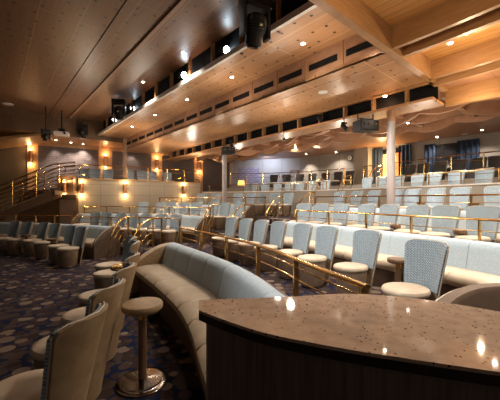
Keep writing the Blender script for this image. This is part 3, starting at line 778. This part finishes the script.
# ------------------------------------------------------------------ little tables
def table(x, y, z, h, rt, rb, label, top, group=None, brass=True):
    r = thing('cocktail_table', label, 'table', (x, y, z), 0, group)
    mb = MB(); mb.lathe([(rb, 0), (rb, .012), (rb*.97, .018), (rb*.78, .02), (rb*.76, .028), (rb*.3, .036), (.03, .04)], 40); mb.build('base', M['chrome'], r)
    mb = MB(); mb.lathe([(.034, .04), (.034, h-.13)], 24); mb.build('stem', M['walnut'], r)
    mb = MB(); mb.lathe([(.036, h-.13), (.036, h-.07), (.038, h-.065), (.038, h-.058)], 24); mb.build('collar', M['brass'], r)
    mb = MB(); mb.lathe([(.10, h-.058), (rt*.9, h-.058), (rt*.98, h-.045), (rt, h-.03), (rt, h-.014), (rt*.96, h-.002), (rt*.9, h), (.0005, h)], 44); mb.build('table_top', top, r)
    return r
table(-.885, 2.47, 0, .655, .162, .205, 'round stool-like table with brown top on a bronze disc base, foreground', M['leather'])
table(-1.72, 3.97, 0, .64, .12, .13, 'small round table with shining brass top among the left foreground chairs', M['brass'])
table(1.98, 4.0, Z['a'], .50, .14, .12, 'small round wooden table beside the nearest blue chair', M['walnut'])
table(-4.9, 7.42, 0, .55, .12, .10, 'small dark table between the first and second pairs of shaded chairs', M['walnut'])
table(-6.13, 8.22, 0, .55, .10, .09, 'small dark table between the second and third pairs of shaded chairs', M['walnut'])
for x_, l in ((BBR.bearing(469, -.75), 'far right'), (BBR.bearing(405, -.75), 'under the pale column')):
    q_ = BBR.off(x_, -.5); table(q_[0], q_[1], Z['b'], .52, .09, .08, 'small wooden table on the second terrace, '+l, M['walnut'])
for x_, l in ((RC.bearing(479, 0), 'at the right edge'), (RC.bearing(427, 0), 'right of the pale column')):
    q_ = RC.off(x_, .2); table(q_[0], q_[1], Z['c'], .55, .09, .08, 'small wooden table on the third terrace, '+l, M['walnut'])

# ------------------------------------------------------------------ lamps and added fill lights
def light(kind, loc, power, col, size=.05, spot=None, blend=.6, aim=None):
    l = bpy.data.lights.new(kind.lower()+'_lamp', kind); l.energy = power; l.color = col
    l.shadow_soft_size = size
    if kind == 'SPOT': l.spot_size = math.radians(spot or 100); l.spot_blend = blend
    o = bpy.data.objects.new('lamp_or_fill_light', l); C.objects.link(o); o.location = loc
    if aim is not None:
        o.rotation_euler = (Vector(aim)-Vector(loc)).to_track_quat('-Z', 'Y').to_euler()
    return o
WARM = (1, .80, .58); NEUT = (1, .88, .74)
def ray(px, py, z):
    D = (z-EYE)*F/(200-py); return ((px-250)/F*D, D, z)
DL = []
def downlight(px, py, z, power, label, spot=110, col=NEUT, rr=.035, aim=None):
    x, y, _ = ray(px, py, z)
    r = thing('recessed_downlight', label, 'ceiling light', (x, y, z), 0, 'recessed ceiling downlights')
    mb = MB(); mb.lathe([(rr*1.5, -.004), (rr*1.5, .004), (rr, .006)], 20); mb.build('ring', M['white'], r)
    mb = MB(); mb.lathe([(rr, -.008), (rr, .002)], 20); mb.build('bulb', M['lamp'], r)
    if power: DL.append(light('SPOT', (x, y, z-.03), power, col, .04, spot, .7, aim or (x, y, 0)))
    return r
for k, (px, py, z, pw) in enumerate([(183.5, 52.7, ZH-.005, 160), (143, 82, ZH-.005, 120)]):
    downlight(px, py, z, pw, 'starry downlight in the high dark ceiling, %s of the black ledge gap' % ('near the middle' if k == 0 else 'further left'))
names = ['nearest the big stage light', 'second from the big stage light', 'third from the big stage light', 'fourth from the big stage light', 'at the far left end']
for k, (px, py) in enumerate([(303, 43.5), (232, 77), (187, 99.6), (155, 115), (132, 126.6)]):
    downlight(px, py, Z1c, 120, 'downlight in the first wooden soffit, '+names[k])
downlight(450, 43, ZC-.02, 160, 'star-bright downlight in the nearest lit ceiling coffer at right', 95)
downlight(461, 73, ZC-.14, 160, 'star-bright downlight in the second lit ceiling coffer at right', 95)
downlight(385, 96, Z2c-.03, 100, 'tiny downlight above the pale column head')
low = [(441, 115), (408, 123), (437, 137), (482, 130), (356, 134), (334, 138.6), (312.6, 142), (295, 145.6), (277, 148), (336, 152), (306, 154), (276, 159)]
for k, (px, py) in enumerate(low):
    downlight(px, py, ZL-.005, 110 if k < 4 else 100, 'small downlight in the low wooden ceiling, %s of twelve from the right' % ORD[k+1] , 125)
for k, (px, py) in enumerate([(56, 140), (71, 142.5), (83, 144), (130, 144), (152, 146), (180, 150), (205, 153)]):
    x, y, _ = ray(px, py, ZS)
    if k < 3: x, y = ray(px, py, ZS)[0]*1.0, ray(px, py, ZS)[1]
    downlight(px, py, ZS-.005, 150, 'small downlight over the balcony, %s from the left' % ORD[k+1], 95)
# unseen fill spots added under the ceilings, with no fixtures of their own
def fill_spot(s, t, z, pw, col=NEUT, spot=140):
    x, y, _ = st(s, t, z); light('SPOT', (x, y, z-.04), pw, col, .03, spot, .8, (x, y, 0))
for s, t in ((.8, 1.5), (-.5, 3.8), (1.2, 3.7), (-1, 5.6)): fill_spot(s, t, 4.0 if t > 3 else 4.6, 110)
for s, t in ((.8, 3.0), (1.2, 6.8), (.0, 5.5)): fill_spot(s, t, 3.45, 90)
for s, t in ((3.2, 3.9), (4.8, 3.9), (3.0, 5.6), (4.6, 5.6), (6.4, 5.6), (8.4, 5.4), (10.5, 5.4)): fill_spot(s, t, 3.6 if t > 4.6 else 4.1, 60, NEUT, 95)

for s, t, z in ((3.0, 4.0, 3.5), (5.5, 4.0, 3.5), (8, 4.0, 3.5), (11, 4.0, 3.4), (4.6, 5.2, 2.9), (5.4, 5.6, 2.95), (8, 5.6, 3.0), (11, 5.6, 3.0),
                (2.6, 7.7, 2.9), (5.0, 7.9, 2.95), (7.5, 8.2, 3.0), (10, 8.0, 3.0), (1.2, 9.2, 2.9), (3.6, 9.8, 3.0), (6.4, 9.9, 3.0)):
    light('POINT', st(s, t, z-.25 if t > 7 else z), 9 if t > 9 else 26 if t > 7 else 17 if s < 7.6 or t > 7 else 9, (1, .84, .66), .08)  # added point fill floating below the ceilings, unseen and without fixtures
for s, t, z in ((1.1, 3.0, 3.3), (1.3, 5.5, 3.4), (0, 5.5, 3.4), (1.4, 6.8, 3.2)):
    light('POINT', st(s, t, z), 24, (1, .74, .45), .03)  # added unseen warm points that brighten the coffer panels
for s, t, ts, pw in ((1.5, 1.0, 4.2, 330), (3.5, 1.6, 5.2, 330), (6.0, 2.6, 7.6, 170), (3.5, 3.6, 8.7, 520), (6.5, 3.6, 9.7, 620), (.5, 2.0, 6.5, 300), (2.3, 3.6, 9.8, 560), (9.5, 3.6, 9, 330)):
    light('SPOT', st(s, t, ZH-.15 if t < 3.4 else Z1c-.27), pw, (1, .92, .84), .06, 56 if t < 3.4 else 38, 1, st(s, ts, .9))  # unseen spots added on the stage side to light the terraces
light('SPOT', st(1.5, -1.5, 4.3), 700, (1, .92, .84), .05, 40, .9, (1.7, 3.5, .8))  # unseen front spot added to brighten the nearest blue chairs
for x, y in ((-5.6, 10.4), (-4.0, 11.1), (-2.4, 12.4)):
    light('POINT', (x, y, 3.1), 26, (1, .86, .7), .05)  # added unseen points that brighten the balcony chairs
# wall sconces
def sconce(x, y, z, nrm, label, h=.42, pw=10):
    ang = math.atan2(nrm[1], nrm[0])-PI/2
    r = thing('wall_sconce', label, 'wall lamp', (x, y, z), ang, 'brass tube wall lamps')
    mb = MB(); mb.box((0, .02, 0), (.12, .03, h*1.05)); mb.build('back_plate', M['brass'], r)
    mb = MB(); mb.lathe([(.05, -h/2), (.055, -h/2+.02), (.05, 0), (.055, h/2-.02), (.05, h/2)], 16, (0, .09, 0)); mb.build('tube_shade', M['copper'], r)
    for sg, nm in ((1, 'upper_bulb'), (-1, 'lower_bulb')):
        mb = MB(); mb.lathe([(.042, -.02), (.05, 0), (.035, .03)], 14, (0, .09, sg*(h/2+.012))); mb.build(nm, M['lamp_soft'], r)
        q_ = (x+nrm[0]*.12, y+nrm[1]*.12, z+sg*(h/2+.09)); light('POINT', q_, pw, (1, .62, .28), .04)
for px, l in ((30.5, 'leftmost'), (105.5, 'second from the left'), (156.5, 'third from the left'), (199, 'fourth from the left')):
    x_ = BWL.bearing(px, .1); q_ = BWL.off(x_, .06); p, t, n = BWL.frame(x_)
    D = q_[1]; sconce(q_[0], q_[1], 3.35, (n.x, n.y), 'tall glowing wall lamp between the dark balcony panels, '+l, .5, 9)
for px, l in ((75.5, 'at the balcony corner'), (125, 'in the middle of the tiled wall'), (183.5, 'near the slim column')):
    x_ = min(BFR.L-.1, BFR.bearing(px, .06)); q_ = BFR.off(x_, .05); p, t, n = BFR.frame(x_)
    sconce(q_[0], q_[1], 1.95, (n.x, n.y), 'glowing tube wall lamp on the tiled balcony front, '+l, .40, 8)
sconce(-6.9, 11.24, 1.95, (0, -1), 'left one of the twin wall lamps beside the brown box panel', .40, 8)

# pilasters as slim wood strips beside wall lamps
for px in (30.5, 105.5, 156.5, 199):
    x_ = BWL.bearing(px, .0); o = wall('trim_13', BWL, 1.85, 4.05, .05, M['wood'], n=2, off=.075, x0=x_-.3, x1=x_-.16); o['kind'] = 'structure'
    o = wall('trim_14', BWL, 1.85, 4.05, .05, M['wood'], n=2, off=.075, x0=x_+.16, x1=x_+.3); o['kind'] = 'structure'

# ------------------------------------------------------------------ stage lights
def rot_obj(o, rx, rz): o.rotation_euler = (rx, 0, rz)
def stage_light(x, y, z, size, ztop, label, tilt=.5, rz=0, lens='glass'):
    s = size
    r = thing('stage_light', label, 'stage light', (x, y, z), rz)
    mb = MB(); mb.tube([(0, 0, .62*s), (0, 0, max(.66*s, ztop-z))], .014, 8); mb.build('hanging_pipe', M['blackm'], r)
    mb = MB(); mb.box((0, 0, .52*s), (.62*s, .40*s, .20*s)); mb.box((0, 0, .40*s), (.5*s, .32*s, .06*s)); mb.build('base_box', M['blackm'], r)
    for sg in (-1, 1):
        mb = MB(); mb.box((sg*.29*s, 0, .12*s), (.07*s, .22*s, .60*s)); mb.build('yoke_arm', M['blackm'], r)
    mb = MB(); mb.lathe([(.10*s, -.34*s), (.17*s, -.36*s), (.19*s, -.30*s), (.17*s, -.2*s), (.23*s, -.05*s), (.24*s, .1*s), (.2*s, .24*s), (.1*s, .3*s)], 24)
    for k in range(4): mb.lathe([(.235*s, 0), (.25*s, .006), (.235*s, .012)], 24, (0, 0, -.04*s+k*.05*s))
    h = mb.build('head', M['blackm'], r); h.rotation_euler = (tilt, 0, 0)
    mb = MB(); mb.lathe([(.13*s, -.375*s), (.13*s, -.345*s)], 20); mb.build('lens', M[lens], h)
    mb = MB(); mb.box((.0, -.245*s, .05*s), (.07*s, .01, .04*s)); mb.build('sticker', M['label'], h)
    return r
stage_light(.07, 4.0, 3.78, .62, 4.78, 'large black moving stage light hanging at the top centre', .35, .5)
stage_light(-4.15, 9.5, 4.28, .62, 4.78, 'black moving stage light hanging left beside the glowing ledge lamps', .3, .2)
stage_light(-6.68, 12.0, 4.18, .52, 4.78, 'small black moving light above the balcony, middle of three', .2, .3)
stage_light(-7.15, 10.5, 3.72, .40, 4.78, 'black stage light leftmost, near the stage wall lamp', .6, .9)
# projector
r = thing('projector', 'pale ceiling projector hanging between two black stage lights at left', 'projector', (-6.9, 11.0, 3.92), .4)
mb = MB(); mb.box((0, 0, 0), (.46, .36, .11)); mb.box((0, 0, .06), (.38, .3, .02)); mb.build('body', M['strip'], r)
mb = MB(); mb.tube([(0, 0, .07), (0, 0, .86)], .025, 8); mb.build('hanging_pipe', M['blackm'], r)
mb = MB(); mb.box((0, 0, .14), (.2, .16, .09)); mb.build('bracket', M['blackm'], r)
mb = MB(); mb.tube([(.12, -.17, 0), (.12, -.23, 0)], .04, 12); mb.build('lens', M['glass'], r)

def ledge_lamp(px, py, label, power=60):
    d = (px-250)/F; D = 3.56/(VX*d+VY); x, z = d*D, EYE+(200-py)/F*D
    r = thing('spotlight', label, 'spotlight', (x, D, z), math.radians(40), 'glowing spotlights on the black ledge')
    mb = MB(); mb.tube([(0, .14, .02), (0, .02, 0), (0, -.05, -.02)], .085, 16); mb.build('can', M['blackm'], r)
    mb = MB(); mb.tube([(0, -.052, -.02), (0, -.066, -.024)], .07, 16); mb.build('lens', M['lamp_cold'], r)
    mb = MB(); mb.tube([(0, .08, -.06), (0, .08, Z1c+.06-z)], .012, 6); mb.build('stand', M['blackm'], r)
    p = Vector((x, D, z)); f = Vector((math.sin(math.radians(40)), -math.cos(math.radians(40)), 0))
    light('SPOT', p+f*.09, power, (.72, .87, 1), .05, 120, .8, p+f*3+Vector((0, 0, .9)))
for px, py, l in ((225, 50, 'right of the others, beside the large stage light'), (183, 75, 'second from the right'), (132, 108, 'just right of the hanging stage light'), (114, 119.5, 'leftmost, left of the hanging stage light')):
    ledge_lamp(px, py, 'blue-white glowing spotlight on the black ledge, '+l, 3)

def box_unit(px, py, t, w, h, dpt, label, ztop):
    d = (px-250)/F; D = t/(VX*d+VY); x = d*D; z = EYE+(200-py)/F*D
    r = thing('speaker_box', label, 'speaker', (x, D, z), .25)
    mb = MB(); mb.box((0, 0, 0), (w, dpt, h)); mb.box((0, -dpt/2-.01, 0), (w*.9, .02, h*.8)); mb.build('cabinet', M['blackm'], r)
    mb = MB()
    for k in range(4): mb.tube([(-w*.3+w*.2*k, -dpt/2-.02, h*.1), (-w*.3+w*.2*k, -dpt/2-.03, h*.1)], h*.08, 10)
    mb.build('knob', M['chrome'], r)
    mb = MB()
    for sg in (-1, 1): mb.tube([(sg*w*.42, 0, h*.4), (sg*w*.42, 0, ztop-z)], .012, 6)
    mb.tube([(-w*.42, 0, h*.75), (w*.42, 0, h*.75)], .012, 6); mb.build('bracket', M['blackm'], r)
box_unit(365.5, 126.5, 6.30, .46, .23, .3, 'black box speaker hanging left of the pale column', Z3c-.05)
box_unit(228, 151, 6.36, .46, .24, .3, 'black projector box mounted at the slim column head', Z3c-.05)
def small_spot(px, py, t, label, mat='blackm'):
    d = (px-250)/F; D = t/(VX*d+VY); x = d*D; z = EYE+(200-py)/F*D
    r = thing('small_spotlight', label, 'spotlight', (x, D, z), .3)
    mb = MB(); mb.tube([(0, .06, .05), (0, 0, 0), (0, -.10, -.08)], .055, 14); mb.build('can', M[mat], r)
    mb = MB(); mb.box((0, 0, .09), (.14, .03, .05)); mb.tube([(0, 0, .1), (0, 0, max(.14, Z3c-.04-z))], .01, 6); mb.build('bracket', M[mat], r)
    mb = MB(); mb.tube([(0, -.101, -.081), (0, -.108, -.087)], .042, 14); mb.build('lens', M['glass'], r)
small_spot(344, 127, 6.30, 'small black spotlight hanging left of the black box speaker')
small_spot(320, 119, 6.40, 'small black spotlight in the black ceiling openings')
small_spot(282.5, 137, 6.30, 'little white camera hanging below the black ceiling openings', 'white')
small_spot(231, 144, 6.2, 'black spotlight on top of the slim column box')

# ceiling discs
def disc(px, py, z, rr, label):
    x, y, _ = ray(px, py, z); mb = MB(); mb.lathe([(rr, -.012), (rr*.98, -.02), (rr*.5, -.024)], 28, (0, 0, 0)); o = mb.build('ceiling_disc', M['white']); o.location = (x, y, z+.012)
    tag(o, label, 'ceiling speaker')
disc(323, 92, Z2c, .10, 'white round ceiling disc in the lower wooden soffit')
disc(8, 104, ZH, .16, 'pale round ceiling disc in the dark ceiling at far left')
disc(465, 134, ZL, .10, 'pale round ceiling disc in the dim back ceiling at right')

# ------------------------------------------------------------------ back wall contents
def wpos(px, o=.1): x = WBK.bearing(px, o); return x
def wbox(name, pxa, pxb, z0, z1, th, o, mat, parent=None):
    xa, xb = sorted((wpos(pxa, o), wpos(pxb, o)))
    ob = wall(name, WBK, z0, z1, th, mat, n=8, off=o, x0=xa, x1=xb)
    if parent is not None: ob.parent = parent
    return ob
w = wbox('window_1', 428, 464, 2.5, 3.58, .04, .09, M['glass']); w['kind'] = 'structure'
w2 = wbox('window_2', 373, 411, 2.3, 3.65, .04, .09, M['glass']); w2['kind'] = 'structure'
def curtain(pxa, pxb, z0, z1, label):
    xa, xb = sorted((wpos(pxa, .2), wpos(pxb, .2))); n = 60
    mb = MB(); rings = []
    for k in range(n+1):
        x = xa+(xb-xa)*k/n; o = .2+.035*math.sin(k/n*(xb-xa)*42)
        rings.append([WBK.off(x, o+.008, z0), WBK.off(x, o+.008, z1), WBK.off(x, o-.008, z1), WBK.off(x, o-.008, z0)])
    mb.loft(rings, 0, True); tag(mb.build('curtain', M['curtain']), label, 'curtain', 'dark blue curtains on the back wall')
curtain(424, 435, 2.2, 3.62, 'dark blue curtain left of the wide black window at right')
curtain(457, 480, 2.2, 3.62, 'wide dark blue curtain right of the black window')
curtain(371, 383, 2.2, 3.72, 'dark blue curtain left of the golden alcove')
curtain(399, 411, 2.2, 3.72, 'dark blue curtain right of the golden alcove')
r = thing('lit_alcove', 'glowing golden and copper display panels behind the pale column', 'alcove', (0, 0, 0))
wbox('gold_panel', 382, 391, 2.1, 3.45, .05, .16, M['gold'], r); wbox('copper_panel', 391, 402, 2.1, 3.45, .05, .16, M['copper'], r)
q_ = WBK.off(wpos(388), .55); light('POINT', (q_[0], q_[1], 3.2), 45, (1, .66, .3), .08)
light('POINT', (q_[0]-.1, q_[1], 2.5), 30, (1, .66, .3), .08)
# clock
x_ = wpos(350, .1); q_ = WBK.off(x_, .09); p, t, n = WBK.frame(x_)
r = thing('wall_clock', 'round white wall clock above the fan of brass arches', 'clock', (q_[0], q_[1], EYE+42/F*q_[1]), math.atan2(n.y, n.x)-PI/2)
mb = MB(); mb.tube([(0, -.03, 0), (0, .04, 0)], .125, 28); mb.build('rim', M['chrome'], r)
mb = MB(); mb.tube([(0, .04, 0), (0, .045, 0)], .11, 28); mb.build('dial', M['white'], r)
mb = MB(); mb.box((0, .05, .035), (.012, .004, .08)); mb.build('minute_hand', M['black'], r)
mb = MB(); mb.box((.025, .05, 0), (.06, .004, .014)); mb.build('hour_hand', M['black'], r)
# door frame in the back wall
d = wbox('door_2', 291, 297.5, 1.93, 3.05, .05, .10, M['grey_wall']); d['kind'] = 'structure'
fr = wbox('door_frame', 290, 291, 1.93, 3.12, .08, .11, M['walnut'], d); wbox('door_frame', 297.5, 298.5, 1.93, 3.12, .08, .11, M['walnut'], d); wbox('door_frame', 290, 298.5, 3.06, 3.12, .08, .11, M['walnut'], d)
# projecting wall pier left of the curtains
o = wbox('wall_pier', 357, 371, 1.93, ZL, .5, .3, M['grey_wall']); o['kind'] = 'structure'
# wash lights on the back wall: cool blue stage wash at its left end
x_ = WBK.bearing(268, .5); q_ = WBK.off(x_, 1.2); light('SPOT', (q_[0], q_[1], 3.7), 150, (.60, .72, 1), .08, 150, .8, WBK.off(x_, 0, 2.9))
x_ = WBK.bearing(307, .4); q_ = WBK.off(x_, .6); light('SPOT', (q_[0], q_[1], 3.75), 90, NEUT, .05, 70, .7, WBK.off(x_, .1, 2.6))
# table lamp with golden shade
x_ = RDW.find((-.45, 14.0)); q_ = RDW.off(x_, -.5)
r = thing('table_lamp', 'little golden lampshade glowing right of the slim column', 'lamp', (-.42, 14.35, Z['d']))
mb = MB(); mb.lathe([(.1, 0), (.1, .02), (.015, .03), (.015, .78)], 16); mb.build('stand', M['brass'], r)
mb = MB(); mb.lathe([(.18, .74), (.14, .98)], 20); mb.build('lamp_shade', M['shade_glow'], r)

# spots grazing the balcony panels
for px in (56, 80, 131, 178):
    x_ = BWL.bearing(px, .1); q_ = BWL.off(x_, .45)
    light('SPOT', (q_[0], q_[1], 4.0), 70, NEUT, .04, 75, .8, BWL.off(x_, .12, 2.4))

# ------------------------------------------------------------------ world, camera, colour
w = bpy.data.worlds.new('hall_ambient'); bpy.context.scene.world = w; w.use_nodes = True
bg = w.node_tree.nodes['Background']; bg.inputs[0].default_value = (1.0, .82, .66, 1); bg.inputs[1].default_value = .07
cam = bpy.data.cameras.new('camera'); co = bpy.data.objects.new('camera', cam); C.objects.link(co)
co.location = (0, 0, EYE); co.rotation_euler = (PI/2, 0, 0); cam.lens = 21.6; cam.sensor_width = 36; cam.clip_end = 100; cam.clip_start = .05
sc = bpy.context.scene; sc.camera = co
sc.view_settings.view_transform = 'Standard'; sc.view_settings.look = 'None'; sc.view_settings.gamma = 1; sc.view_settings.use_curve_mapping = False
sc.view_settings.exposure = .35
